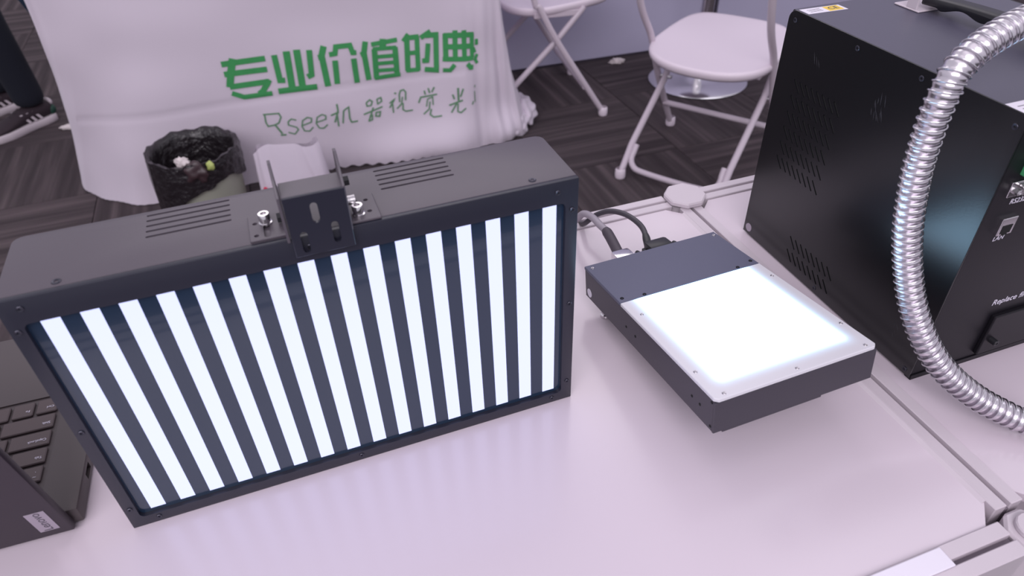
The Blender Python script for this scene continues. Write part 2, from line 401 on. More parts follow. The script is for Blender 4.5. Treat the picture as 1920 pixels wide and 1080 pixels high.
bm = B(); lathe(bm, [(0, 0), (.0035, 0), (.0035, .0055), (0, .0055)], 6, Vector((.2049, .0290, .2400)), axis=(1, 0, 0)); obj('hex_nut', bm, M['plastic_black'], bk)
bm = B(); lathe(bm, [(0, 0), (.0035, 0), (.0035, .0030), (0, .0030)], 6, Vector((.1641, .0190, .2290)), axis=(-1, 0, 0)); obj('hex_nut', bm, M['plastic_black'], bk)

# ================================================================ flat backlight, near end raised
BR = Matrix(((.9407, -.3343, -.0581), (.3390, .9328, .1220), (.0134, -.1344, .9908)))
BO = Vector((.1484, .3425, .047 + TZ)); BW, BD, BH = .1486, .2220, .0336
b = thing('backlight_panel', 'flat dark light panel with a glowing white square, tilted on the counter', 'light panel', BO)
b.rotation_euler = BR.to_euler()
MID = .1472
bm = B(); box(bm, .0006, BW-.0006, .0026, BD, 0, .0300, bev=.0005, seg=1); hs = obj('housing', bm, M['side_b'], b)
bm = B(); box(bm, 0, BW, 0, .0024, .0005, .0300, bev=.0004, seg=1); obj('front_plate', bm, M['side_b'], b)
bm = B(); prism(bm, [(0, MID+.0003), (BW, MID+.0003), (BW, BD), (0, BD)], XY, .0302, BH, bev=.0004); obj('cover_plate', bm, M['slate_b'], b)
bm = B(); c_ = .003; prism(bm, [(c_, 0), (BW-c_, 0), (BW, c_), (BW, MID), (0, MID), (0, c_)], XY, .0302, BH, bev=.0005); obj('diffuser', bm, diffuser_mat(BW, MID), b)
part('base_plate', M['side_b'], b, (.009, .1010, .0010, .2, -.0022, 0), bev=.0004)
part('heat_sink', M['side_b'], b, *[(.045+k*.006, .0475+k*.006, .09, .19, -.014, -.0022) for k in range(10)])
for x, y in ((.0055, .2150), (.0050, .1535), (.0262, .1500), (.1265, .1500), (.1440, .1545), (.1440, .2150)): screw(b, (x, y, BH), (0, 0, 1), .0018, M['steel'] if y > .2 else M['hole'])
for x, y in ((.0080, .1225), (.1440, .1225), (.0050, .0345), (.0098, .0042), (.0752, .0042), (.1400, .0042), (.1445, .0356)): screw(b, (x, y, BH), (0, 0, 1), .0016, M['steel'])
for y, z in ((.1374, .0136), (.1207, .0136), (.0308, .0142), (.0198, .0142), (.0052, .0275), (.0052, .004)):
    bm = B(); lathe(bm, [(0, .0002), (.0013, .0002), (.0013, -.001)], 10, Vector((.0006, y, z)), axis=(-1, 0, 0)); obj('screw_hole', bm, M['hole'], b)
bm = B(); lathe(bm, [(0, .0004), (.0046, .0004), (.0046, -.0002)], 20, Vector((.0006, .2130, .0075)), axis=(-1, 0, 0)); obj('round_sticker', bm, M['label_white'], b)
# feet: two chromed ones behind, a block under the raised end
def on_table(u, v):
    """drop from the underside point (u, v) to the counter along the panel normal"""
    P = BR @ Vector((u, v, 0)) + BO; return (P.z - TZ)/BR[2][2]
for x in (.014, .134):
    d = on_table(x, .205); bm = B(); lathe(bm, [(0, 0), (.0052, 0), (.0052, -.0035), (.0042, -.004), (.0042, -d+.004), (.0056, -d+.003), (.0056, -d+.0008), (0, -d+.0008)], 16, Vector((x, .205, 0))); obj('foot', bm, M['chrome'], b, 40)
inv = BR.inverted()
bm = B()
t = bmesh.new(); bmesh.ops.create_cube(t, size=1)
for v in t.verts:
    x = .075 + v.co.x*.05; y = .075+v.co.y*.03
    if v.co.z > 0: v.co = Vector((x, y, -.0022))
    else:
        v.co = Vector((x, y, -on_table(x, y) + .0002))
merge(bm, t); obj('prop_block', bm, M['plastic_black'], b)
# plugs at its rear edge
bm = B(); box(bm, .038, .062, BD, BD+.004, .014, .0300, bev=.0008); box(bm, .040, .060, BD+.004, BD+.022, .0150, .0290, bev=.002); lathe(bm, [(0, 0), (.0028, 0), (.0028, .005), (.0012, .006), (0, .006)], 12, Vector((.0635, BD+.010, .0220)), axis=(0, 1, 0)); obj('metal_plug', bm, M['chrome'], b, 40)
bm = B(); box(bm, .074, .108, BD, BD+.004, .015, .0310, bev=.0008); box(bm, .078, .104, BD+.004, BD+.022, .0155, .0310, bev=.003); box(bm, .074, .0775, BD+.002, BD+.018, .020, .0255, bev=.001); box(bm, .105, .1085, BD+.002, BD+.018, .020, .0255, bev=.001); obj('black_plug', bm, M['plastic_black'], b, 40)
for x in (.0685, .1120):
    bm = B(); lathe(bm, [(0, 0), (.0026, 0), (.0026, .012), (.0020, .015), (0, .015)], 12, Vector((x, BD+.003, .0225)), axis=(0, 1, 0)); obj('thumb_screw', bm, M['plastic_black'], b, 40)
def bw(x, y, z): return BR @ Vector((x, y, z)) + BO
# the two cables: free on their own, plugged in behind
def cable(name, label, pts, r, m_, sleeve=None, smat=None):
    c0 = thing(name, label, 'cable', pts[0]); P = smooth_path(pts, 10); P = [p - Vector(pts[0]) for p in P]
    bm = B(); tube(bm, P, r, 12); obj('cable_jacket', bm, m_, c0, 60)
    if sleeve:
        bm = B(); tube(bm, P[:sleeve], lambda i: r*1.38 if i < sleeve-3 else r*(1.38-.12*(i-sleeve+3)), 12); obj('strain_relief', bm, smat, c0, 60)
    return c0
p0 = bw(.050, BD+.0215, .0225)
cable('grey_cable', 'thick light grey cable plugged into the metal connector behind the light panel', [p0, Vector((0.1050, 0.6234, TZ+0.041)), Vector((0.0982, 0.6388, TZ+0.042)), Vector((0.0917, 0.6583, TZ+0.040)), Vector((0.0841, 0.6747, TZ+0.034)), Vector((0.0772, 0.6874, TZ+0.018)), Vector((.062, .735, TZ-.03)), Vector((.058, .755, TZ-.20))], .0040, M['cable_grey'], 14, M['sleeve'])
p0 = bw(.084, BD+.0215, .0235)
cable('black_cable', 'black cable curving from the plastic plug behind the light panel', [p0, Vector((0.1438, 0.6257, TZ+0.042)), Vector((0.1379, 0.6408, TZ+0.044)), Vector((0.1271, 0.6580, TZ+0.043)), Vector((0.1132, 0.6722, TZ+0.038)), Vector((0.0996, 0.6808, TZ+0.028)), Vector((0.0886, 0.6876, TZ+0.013)), Vector((.080, .745, TZ-.04)), Vector((.078, .765, TZ-.20))], .0031, M['cable_dark'], 8, M['plastic_black'])

# ================================================================ black controller case
PC = Vector((.3541, .4355, TZ)); CAa = .32126; CW, CD, CH = .200, .2575, .2543
c = thing('controller_case', 'tall black metal equipment case with slotted side vents and carrying handle', 'equipment case', PC, CAa)
bm = B(); box(bm, .0016, CW-.0016, .0012, CD-.0012, .004, CH-.0012, bev=.001, seg=1); obj('chassis', bm, M['inside'], c)
# left side sheet with rounded top rear corner
bm = B(); rr = .010
pts = [(0, .002), (CD, .002)] + [(CD-rr+rr*math.cos(k*PI/12), CH-rr+rr*math.sin(k*PI/12)) for k in range(7)] + [(0, CH)]
prism(bm, pts, YZ, 0, .0014, bev=.0003); sd = obj('side_sheet', bm, M['black_case'], c)
bm = B(); vents = []
for k in range(6): vents += [(.2306-.0081*i, .1130+.0164*k) for i in range(8)]
for z in (.0409, .0246): vents += [(.1828-.00824*i, z) for i in range(8)]
for v, z in vents: prism(bm, pill(v-.0054, z-.0062, .00095, .0068, math.radians(48), 4), YZ, -.002, .0012)
cut(sd, bm)
bm = B(); box(bm, .0016, CW-.0012, 0, CD-.004, CH-.0014, CH-.0002, bev=.0004, seg=1); obj('top_sheet', bm, M['case_top'], c)
bm = B(); prism(bm, pts, YZ, CW-.0014, CW, bev=.0003); obj('side_sheet', bm, M['black_case'], c)
bm = B(); box(bm, .0014, CW-.0014, 0, .0014, .006, CH-.0016); face = obj('front_sheet', bm, M['black_front'], c)
part('bottom_rail', M['black_front'], c, (.001, CW-.001, -.0012, .006, 0, .0055), bev=.0004)
for v, z in ((.2475, .2455), (.1640, .2465), (.0925, .2465), (.0070, .2440)): screw(c, (0, v, z), (-1, 0, 0), .0024)
for v, z in ((.0070, .0075), (.1320, .0075)): screw(c, (0, v, z), (-1, 0, 0), .0024)
bm = B(); lathe(bm, [(0, .0004), (.0050, .0004), (.0050, -.0002)], 20, Vector((0, .2485, .0105)), axis=(-1, 0, 0)); obj('round_sticker', bm, M['silver'], c)
bm = B(); rs = random.Random(11)
for cv, cz, n, sv, sz in ((.128, .2085, 13, .010, .012), (.030, .034, 5, .003, .010), (.214, .222, 3, .012, .006)):
    for k in range(n):
        v = cv+rs.uniform(-sv, sv); z = cz+rs.uniform(-sz, sz)*.7; l = rs.uniform(.001, .0055); a = math.radians(rs.uniform(55, 85)); w = rs.uniform(.00012, .0003)
        prism(bm, [(v-l*math.cos(a), z-l*math.sin(a)), (v+w, z), (v+l*math.cos(a), z+l*math.sin(a)), (v-w, z)], YZ, -.00012, .0002)
sx_ = obj('scratch_mark', bm, M['scratch'], c); sx_['kind'] = 'stuff'
# stickers on top
def quad(name, m_, parent, P, th=.0002, z0=None):
    bm = B(); prism(bm, P, XY, z0, z0+th); return obj(name, bm, m_, parent)
q = quad('white_sticker', M['label_white'], c, [(.003, .2490), (.003, .2350), (.0455, .2330), (.0455, .2470)], z0=CH-.0002)
part('sticker_band', M['label_yellow'], q, (.0265, .0425, .2345, .2465, CH, CH+.0001))
text('sticker_mark', 'CE', .009, M['label_ink'], q, (.0345, .2405, CH+.0002), (1, 0, 0), (0, 1, 0))
for k in range(3): part('sticker_line', M['label_ink'], q, (.008, .022, .2385+k*.0028, .2391+k*.0028, CH, CH+.0001))
q = quad('white_sticker', M['label_white'], c, [(.0015, .0215), (.0015, .003), (.055, .003), (.055, .0215)], z0=CH-.0002)
for k in range(3): part('sticker_line', M['label_ink'], q, (.006, .050, .0065+k*.0042, .0073+k*.0042, CH, CH+.0001))
# strap handle
h = thing('carrying_handle', '', '', (0, 0, 0)); del h['label'], h['category']; h.parent = c
for v0, s in ((.2010, 1), (.0350, -1)):
    bm = B()
    box(bm, .0930, .1260, v0-.004*(s > 0), v0+.026 if s > 0 else v0+.004, CH, CH+.0016, bev=.0005, seg=1) if s > 0 else box(bm, .0930, .1260, v0-.026, v0+.004, CH, CH+.0016, bev=.0005, seg=1)
    ya, yb = (v0, v0+.012) if s > 0 else (v0-.012, v0)
    for x in (.0945, .1235): box(bm, x-.001, x+.001, ya, yb, CH+.0016, CH+.0135, bev=.0003, seg=1)
    box(bm, .0935, .1245, ya, yb, CH+.0130, CH+.0148, bev=.0004, seg=1)
    obj('handle_bracket', bm, M['alu'], h)
bm = B(); pr = []
N_ = 40
for k in range(N_+1):
    v = .2050 - k*(.1740/N_); t_ = k/N_
    z = .0125 + .004*math.sin(PI*t_); pr.append((v, z))
lowz = []
for v, z in pr[::-1]:
    t_ = (.2050-v)/.1740; g = .0022*math.cos(2*PI*4*(t_-.5)) if .12 < t_ < .88 else 0
    lowz.append((v, z-.0075+g))
prism(bm, [(v, CH+z) for v, z in pr]+[(v, CH+z) for v, z in lowz], YZ, .1010, .1180, bev=.0012); obj('handle_grip', bm, M['plastic_black'], h, 50)
# front sockets and lettering
F = lambda u, z, d=0: (u, -d, z)
lan = part('network_socket', M['chrome'], c, (.0195, .0345, -.0030, .0006, .1530, .1685), bev=.0004)
part('socket_opening', M['hole'], lan, (.0220, .0320, -.0033, -.0029, .1545, .1620), (.0245, .0295, -.0033, -.0029, .1530, .1545))
text('lettering', 'LAN', .0058, M['white_ink'], c, (.0275, -.0002, .1478), (1, 0, 0), (0, 0, 1), shear=.15)
sp = part('serial_socket', M['chrome'], c, (.0130, .0440, -.0014, .0006, .1880, .2010), bev=.0004)
bm = B(); prism(bm, [(.0215, .1905), (.0355, .1905), (.0375, .1985), (.0195, .1985)], XZ, -.0060, -.0014, bev=.0008); obj('plug_shell', bm, M['steel'], sp)
for x in (.0165, .0405):
    bm = B(); lathe(bm, [(0, 0), (.0026, 0), (.0026, .0050), (.0015, .0056), (0, .0046)], 6, Vector((x, -.0014, .1945)), axis=(0, -1, 0)); obj('hex_standoff', bm, M['steel'], sp)
text('lettering', 'RS232', .0062, M['white_ink'], c, (.0285, -.0002, .1822), (1, 0, 0), (0, 0, 1), shear=.15)
gp = part('terminal_block', M['green_plug'], c, (.0170, .0520, -.0090, .0006, .2060, .2190), bev=.0010)
part('terminal_rib', M['green_plug'], gp, *[(.0185+.0056*k, .0210+.0056*k, -.0108, -.0085, .2070, .2180) for k in range(6)], bev=.0004)
text('lettering', 'Replace filter', .0088, M['white_ink'], c, (.0615, -.0002, .0710), (1, 0, 0), (0, 0, 1), align='LEFT', shear=.12)
dr = part('filter_cover', M['black_front'], c, (.0690, .1880, -.0045, .0005, .0105, .0560), bev=.0012)
bm = B(); lathe(bm, [(0, 0), (.0030, 0), (.0030, .0060), (.0024, .0066), (.0012, .0066), (.0010, .0050), (0, .0050)], 14, Vector((.0775, -.0045, .0275)), axis=(0, -1, 0)); obj('cover_screw', bm, M['plastic_black'], dr, 40)

# ================================================================ flexible metal conduit over the case
HP = [(0.4624, 0.5136, 0.3114), (0.4016, 0.4914, 0.3125), (0.3483, 0.4710, 0.3061), (0.3176, 0.4578, 0.2961), (0.3014, 0.4501, 0.2833), (0.2959, 0.4462, 0.2673), (0.2940, 0.4447, 0.2510), (0.2939, 0.4435, 0.2334), (0.2945, 0.4420, 0.2140), (0.2970, 0.4399, 0.1906), (0.3010, 0.4367, 0.1642), (0.3080, 0.4301, 0.1336), (0.3170, 0.4202, 0.1036), (0.3314, 0.4079, 0.0739), (0.3515, 0.3956, 0.0490), (0.3773, 0.3856, 0.0301), (0.4002, 0.3762, 0.0200), (0.4138, 0.3705, 0.0161), (0.4429, 0.3605, 0.0147), (.4856, .3512, .0125), (.53, .345, .0125)]
HP = [(.5150, .5600, .2700)] + HP
P = smooth_path(HP, 40); L_ = [0]
for i in range(1, len(P)): L_.append(L_[-1]+(P[i]-P[i-1]).length)
def resample(P, L_, n):
    out = []; j = 0
    for k in range(n+1):
        s = L_[-1]*k/n
        while j < len(L_)-2 and L_[j+1] < s: j += 1
        out.append(P[j].lerp(P[j+1], (s-L_[j])/max(1e-9, L_[j+1]-L_[j])))
    return out
pitch = .0062; turns = L_[-1]/pitch
Q = resample(P, L_, int(turns*6)); org = Vector((.53, .345, TZ)); Q = [q + Vector((0, 0, TZ)) - org for q in Q]
hz = thing('flexible_conduit', 'shiny ribbed metal conduit arching over the black case down to the counter', 'conduit', org)
bm = B(); tube(bm, Q, lambda i: .0093 + .0004*math.cos(2*PI*i/6), 20); obj('conduit_core', bm, M['conduit'], hz, 80)
Q2 = resample(Q, [L_[-1]*k/(len(Q)-1) for k in range(len(Q))], int(turns*20)); Fm = frames(Q2); hx = []
for i, p in enumerate(Q2):
    a = 2*PI*i/20; hx.append(p + (Fm[i][1]*math.cos(a)+Fm[i][2]*math.sin(a))*.0103)
bm = B(); tube(bm, hx, .00075, 6); obj('spiral_rib', bm, M['wire'], hz, 80)

# ================================================================ laptop
LO = Vector((-.3393, .3112, TZ)); LA = .30
lp = thing('laptop', 'dark grey open laptop facing away, beside the striped light', 'laptop', LO, LA)
BX0, BX1, BY0, BY1 = -.322, .0065, .004, .236
bm = B(); box(bm, BX0, BX1, BY0, BY1, .0012, .0170, bev=.0016, seg=2); base = obj('base', bm, M['laptop'], lp, 40)
kx0, ky0 = -.0245, .0255          # corner key, user's top left
bm = B(); box(bm, kx0-.2890, kx0+.0035, ky0-.0035, ky0+.1135, .0156, .03); 
box(bm, BX1-.004, BX1+.01, .040, .0535, .0060, .0125); cut(base, bm)
part('key_well', M['laptop'], base, (kx0-.2885, kx0+.003, ky0-.003, ky0+.113, .0140, .0157))
part('power_socket', M['hole'], base, (BX1-.0038, BX1-.0034, .0395, .0540, .0055, .0130))
part('touchpad', M['laptop_key'], base, (-.215, -.110, .155, .222, .0168, .0172), bev=.0002)
for x in (-.30, -.03):
    for y in (.02, .22): part('rubber_foot', M['plastic_black'], lp, (x-.008, x+.008, y-.004, y+.004, 0, .0015))
U = .01905
rows = [(.0, .0118, [('Esc', 1)]+[('', .985)]*14), (.0150, .0162, [('`~', 1)]+[('', 1)]*12+[('', 2)]), (.0344, .0162, [('Tab', 1.5)]+[('', 1)]*12+[('', 1.5)]),
        (.0538, .0162, [('CapsLock', 1.75), ('A', 1)]+[('', 1)]*10+[('', 2.25)]), (.0732, .0162, [('Shift', 2.25)]+[('', 1)]*10+[('', 2.75)]), (.0926, .0162, [('Ctrl', 1), ('Fn', 1)]+[('', 1)]*2+[('', 5)]+[('', 1)]*6)]
for y0, kh, ks in rows:
    x = kx0
    for s, w in ks:
        x1 = x - w*U
        bm = B(); box(bm, x1+.0026, x, ky0+y0, ky0+y0+kh, .0158, .0183, bev=.0007, seg=1); key = obj('key', bm, M['laptop_key'], lp)
        if s:
            X_, Y_ = (-1, 0, 0), (0, -1, 0)
            if s == '`~':
                text('key_legend', '~', .0045, M['white_ink'], key, (x-.0045, ky0+y0+.0045, .0185), X_, Y_); text('key_legend', '`', .0045, M['white_ink'], key, (x-.0045, ky0+y0+.011, .0185), X_, Y_)
            else: text('key_legend', s, .0036, M['white_ink'], key, (x-.0022, ky0+y0+(.0056 if kh > .014 else .005), .0185), X_, Y_, align='LEFT')
        x = x1
# lid, leaning 11 degrees towards the camera
lt = math.radians(9.2)
def lidm(bm_):
    for v in bm_.verts:
        y, z = v.co.y, v.co.z
        v.co.y = -.0005 + y*math.cos(lt) - z*math.sin(lt); v.co.z = .0032 + y*math.sin(lt) + z*math.cos(lt)
bm = B(); box(bm, BX0, .0015, -.0032, .0034, 0, .222, bev=.0014, seg=2); lidm(bm)
lid = obj('lid', bm, M['lid'], lp, 40)
bm = B(); box(bm, BX0+.008, -.006, .0033, .0038, .018, .212); lidm(bm); obj('screen', bm, M['glass_dark'], lid)
for x in (-.27, -.06):
    bm = B(); lathe(bm, [(0, 0), (.0042, 0), (.0042, .03), (0, .03)], 14, Vector((x, .0052, .0105)), axis=(1, 0, 0)); obj('hinge', bm, M['plastic_black'], lp, 40)
bm = B(); box(bm, -.0185, -.0055, -.0035, -.0031, .0090, .0365); lidm(bm); bd = obj('badge', bm, M['silver'], lid)
uz = Vector((0, -math.sin(lt), math.cos(lt))); nrm = Vector((0, -math.cos(lt), -math.sin(lt)))
pc = Vector((-.0120, -.0005-.0036*math.cos(lt)-.02275*math.sin(lt), .0032-.0036*math.sin(lt)+.02275*math.cos(lt)))
text('badge_lettering', 'Lenovo', .0088, M['label_ink'], bd, pc, uz, (-1, 0, 0))
# ================================================================ table cloth over the table across the aisle
def Kv(x, y, z=0): return Vector((x*K, y*K, z*K))
ua = .31; UF = Vector((math.cos(ua), math.sin(ua), 0)); VF = Vector((-math.sin(ua), math.cos(ua), 0)); PF = Vector((-.4878, 2.2793, 0))
TH = .70
def pf(u, v, z): return (PF + UF*u + VF*v + Vector((0, 0, z)))
ctrl = [  # bottom (x, y), top (u, v)
 ((-1.85, 3.02), (-.84, .62)), ((-1.68, 2.68), (-.86, .30)), ((-1.575, 2.36), (-.865, .03)), ((-1.50, 2.19), (-.84, .0)), ((-1.40, 2.105), (-.78, 0)), ((-1.30, 2.055), (-.70, 0)), ((-1.18, 2.050), (-.60, 0)),
 ((-.95, 2.135), (-.42, 0)), ((-.72, 2.215), (-.24, 0)), ((-.488, 2.279), (0, 0)), ((-.30, 2.318), (.17, 0)), ((-.145, 2.345), (.33, 0)), ((-.085, 2.40), (.41, 0)), ((-.01, 2.44), (.47, .0)), ((.055, 2.49), (.505, .03)), ((.085, 2.60), (.51, .15)), ((.06, 2.78), (.51, .35)), ((-.02, 3.1), (.51, .62))]
def cr(L, s):
    n = len(L)-1; i = min(int(s*n), n-1); t = s*n-i
    p0, p1, p2, p3 = L[max(i-1, 0)], L[i], L[i+1], L[min(i+2, n)]
    return [.5*((2*b)+(c_-a)*t+(2*a-5*b+4*c_-d)*t*t+(d-a+3*b-3*c_)*t**3) for a, b, c_, d in zip(p0, p1, p2, p3)]
bots = [q[0] for q in ctrl]; tops = [q[1] for q in ctrl]
NS, NT = 420, 56
tc_o = Kv(-.6, 2.6, 0)
bm = B(); grid = []
for j in range(NT+1):
    t = j/NT; row = []
    for i in range(NS+1):
        s = i/NS; bx, by = cr(bots, s); tu, tv = cr(tops, s); T = pf(tu, tv, TH)
        e = 1-(1-t)**1.7
        x = bx+(T.x-bx)*e; y = by+(T.y-by)*e; z = .004 + (TH-.004)*t
        dn = 1-t
        edge = max(0, min(1, (s-.66)/.1)) + max(0, min(1, (.22-s)/.1))
        f = .006*dn*math.sin(s*38+1.3*math.sin(t*5)) + .004*dn**2*math.sin(s*83+t*7) + edge*dn*(.013*math.sin(s*70+2.2*t)+.005*math.sin(s*171-5*t))
        f += .0022*math.sin(t*21+s*9)*math.sin(s*17+2)                                # soft wrinkles
        f += -.0035*math.exp(-((z-.300)/.007)**2) * (1 if .2 < s < .66 else .2)         # folding crease
        f += .045*math.exp(-((z-.05)/.07)**2)*math.exp(-((s-.60)/.06)**2)               # slack roll above the hem
        f += .05*math.exp(-((z-.04)/.06)**2)*math.exp(-((s-.78)/.05)**2)
        hm = 1 if .47 < s < .66 else .15; f += hm*.002*math.exp(-(z/.03)**2)*math.sin(s*520)                                 # wavy stitched hem
        z += hm*.0055*math.exp(-(z/.02)**2)*(1+math.sin(s*520))
        P_ = Vector((x, y, z)) - VF*f
        row.append(bm.verts.new(P_*K - tc_o))
    grid.append(row)
for j in range(NT):
    for i in range(NS): bm.faces.new((grid[j][i], grid[j][i+1], grid[j+1][i+1], grid[j+1][i]))
bm.faces.new(grid[-1])
bmesh.ops.recalc_face_normals(bm, faces=bm.faces[:])
cloth = thing('tablecloth', 'white tablecloth with green Chinese printing hanging to the carpet', 'tablecloth', tc_o)
bvh = BVHTree.FromBMesh(bm)
sheet = obj('cloth_sheet', bm, M['cloth'], cloth, 70)
def on_cloth(u, z, lift=.002):
    P0 = pf(u, -1.2, z)*K - tc_o; hit = bvh.ray_cast(P0, VF)
    return (hit[0] if hit[0] else pf(u, 0, z)*K - tc_o) - VF*lift
GLYPHS = [
[([(-411,431),(-279,430)],14.6),([(-411,399),(-281,395)],14.6),([(-374,444),(-392,396),(-405,356)],17.5),([(-405,357),(-283,355)],14.6),([(-283,361),(-290,350),(-310,327),(-323,320)],14.6),([(-404,336),(-370,317),(-283,315)],13.1)],
[([(-250,437),(-250,353),(-234,351)],14.6),([(-211,444),(-218,321)],17.5),([(-179,445),(-185,322)],17.5),([(-141,439),(-149,358),(-163,353)],14.6),([(-263,318),(-139,316)],16.0)],
[([(-94,445),(-106,416),(-104,312)],16.0),([(-118,411),(-103,412)],14.6),([(-82,416),(-63,417),(-57,438),(-12,437),(-7,412),(5,411)],13.1),([(-67,395),(-73,316)],14.6),([(-7,393),(-8,309)],14.6)],
[([(39,442),(29,406),(32,312)],14.6),([(17,402),(32,405)],13.1),([(56,430),(142,434)],11.7),([(97,443),(92,417)],17.5),([(64,415),(58,314)],14.6),([(132,412),(128,312)],14.6),([(59,415),(136,410)],10.5),([(66,388),(135,384)],10.5),([(65,365),(132,361)],10.5),([(63,341),(132,336)],10.5),([(52,316),(139,317)],11.7)],
[([(182,446),(162,425)],13.1),([(175,438),(166,325)],14.6),([(209,436),(201,321)],13.1),([(172,435),(215,434)],13.1),([(172,385),(208,383)],11.7),([(160,327),(205,325)],11.7),([(256,446),(235,436),(221,429)],13.1),([(238,435),(273,433),(263,315),(223,323)],14.0),([(244,408),(234,352),(218,353)],13.1)],
[([(305,432),(299,345)],14.6),([(339,439),(331,341)],14.0),([(370,435),(364,336)],14.0),([(397,420),(393,338)],12.2),([(298,427),(403,416)],14.0),([(298,390),(401,378)],14.0),([(288,350),(398,337)],13.1),([(327,327),(310,309),(285,312)],11.7),([(373,323),(383,308),(394,306)],13.1)],
[([(413,399),(412,378)],8.8),([(400,371),(405,353)],8.8),([(412,347),(404,330),(411,315)],8.8)],
[([(-329,249),(-279,245),(-275,231),(-286,212),(-301,207),(-322,206),(-326,221),(-324,247)],5.7),([(-299,207),(-283,172)],7.0),([(-289,168),(-271,166)],6.6)],
[([(-229,212),(-244,219),(-256,211),(-257,199),(-233,187),(-229,177),(-243,163),(-263,173)],5.2)],
[([(-215,189),(-182,197),(-179,211),(-192,216),(-209,207),(-215,187),(-210,169),(-193,165),(-179,178)],5.2)],
[([(-166,193),(-133,200),(-131,213),(-143,219),(-160,211),(-167,190),(-160,171),(-145,168),(-130,180)],5.2)],
[([(-114,211),(-86,220)],6.6),([(-88,249),(-88,225),(-105,184)],6.6),([(-93,214),(-95,167)],5.7),([(-70,222),(-79,177)],5.7),([(-70,222),(-51,233),(-54,192),(-50,177),(-28,178)],6.1)],
[([(10,237),(23,245),(31,238),(25,225),(11,225),(10,237)],5.7),([(48,243),(62,246),(63,233),(48,226),(48,243)],5.7),([(-5,198),(63,214)],6.1),([(31,217),(9,171)],6.1),([(14,188),(24,191),(21,174),(7,171)],5.7),([(39,198),(53,198),(48,182),(35,185),(39,200)],6.1)],
[([(110,255),(116,251)],6.6),([(89,221),(110,235),(87,205)],5.7),([(99,217),(98,185)],5.7),([(124,220),(126,247),(132,260),(143,262),(149,253),(145,224)],5.7),([(136,238),(130,214),(112,198)],5.2),([(135,216),(132,192),(141,185),(166,186)],5.7)],
[([(213,250),(215,235)],6.1),([(227,257),(231,239)],6.1),([(249,258),(238,241)],6.1),([(189,209),(198,228),(256,232)],6.1),([(214,193),(221,219),(239,225),(238,196)],4.8),([(228,210),(223,184),(201,167)],5.2),([(230,183),(223,164),(234,154),(264,155)],5.7)],
[([(331,245),(329,199)],7.9),([(310,224),(315,206)],6.6),([(349,240),(337,212)],6.6),([(294,187),(344,199)],7.0),([(324,194),(299,161)],6.1),([(326,189),(322,162),(333,156),(353,169)],5.7)],
[([(395,242),(394,233)],4.4),([(379,176),(384,187)],5.7),([(392,221),(392,180)],3.9)]]
big_ok = lambda i: i < 7
for gi, g in enumerate(GLYPHS):
    bm = B()
    for si, (pts, w) in enumerate(g):
        big = gi < 7
        P2 = [Vector((a/1000, b_/1000)) for a, b_ in pts]; w = w/1000*(.44 if not big else .62)
        if not big: w *= 1.0
        # subdivide
        D = []
        for a, b_ in zip(P2, P2[1:]):
            n = max(1, int((b_-a).length/.012))
            D += [a.lerp(b_, k/n) for k in range(n)]
        D.append(P2[-1]); prev = None
        for i, q in enumerate(D):
            d0 = (D[i]-D[i-1]).normalized() if i > 0 else None; d1 = (D[i+1]-D[i]).normalized() if i < len(D)-1 else None
            if d0 and d1:
                nn = (Vector((-d0.y, d0.x))+Vector((-d1.y, d1.x)))
                nn = nn.normalized() if nn.length > .3 else Vector((-d1.y, d1.x)); k_ = 1/max(.6, nn.dot(Vector((-d1.y, d1.x))))
            else: dd = d0 or d1; nn = Vector((-dd.y, dd.x)); k_ = 1
            lift = .0022 + .00025*si
            L3 = bm.verts.new(on_cloth(q.x+nn.x*w*k_, q.y+nn.y*w*k_, lift)); M3 = bm.verts.new(on_cloth(q.x, q.y, lift)); R3 = bm.verts.new(on_cloth(q.x-nn.x*w*k_, q.y-nn.y*w*k_, lift))
            if prev: bm.faces.new((prev[0], prev[1], M3, L3)); bm.faces.new((prev[1], prev[2], R3, M3))
            prev = (L3, M3, R3)
    obj('printed_character', bm, M['ink_green'] if big_ok(gi) else M['ink_green2'], cloth)
# crumpled corner lying on the carpet and teal lining peeking out on the left
def lump(bm, c0, r, seed, fr=3.0, amp=.28, sub=4):
    t = bmesh.new(); bmesh.ops.create_icosphere(t, subdivisions=sub, radius=1); rnd = random.Random(seed); ph = [rnd.uniform(0, 6) for _ in range(6)]
    for v in t.verts:
        p = v.co.copy()
        n = math.sin(fr*p.x*2+ph[0]+math.sin(fr*p.z+ph[1]))*math.sin(fr*p.y*1.7+ph[2])+.5*math.sin(fr*3*p.z+ph[3]+2*p.x)*math.sin(fr*2.6*p.x+ph[4])
        p *= 1+amp*n*.6
        v.co = Vector((c0[0]+p.x*r[0], c0[1]+p.y*r[1], max(.001, c0[2]+p.z*r[2])))
    merge(bm, t)
bm = B(); lump(bm, (0, 0, .045), (.055, .10, .055), 4); lump(bm, (-.04, -.10, .04), (.06, .075, .05), 8); lump(bm, (-.02, .12, .03), (.05, .06, .04), 2)
bmesh.ops.transform(bm, matrix=Matrix.Translation(Kv(.065, 2.60)-tc_o), verts=bm.verts[:]); obj('cloth_bunch', bm, M['cloth'], cloth, 80)
bm = B(); LL = [Vector((-1.84, 3.04, 0)), Vector((-1.70, 2.80, 0)), Vector((-1.60, 2.60, 0))]; TT = [pf(-.875, .62, TH-.02), pf(-.895, .35, TH-.02), pf(-.895, .06, TH-.02)]
NN = 12; g2 = []
for j in range(NN+1):
    e = 1-(1-j/NN)**1.7; g2.append([bm.verts.new(((a + Vector((0, 0, .26)))*(1-e) + b_*e)*K - tc_o) for a, b_ in zip(LL, TT)])
for j in range(NN):
    for i in range(2): bm.faces.new((g2[j][i], g2[j][i+1], g2[j+1][i+1], g2[j+1][i]))
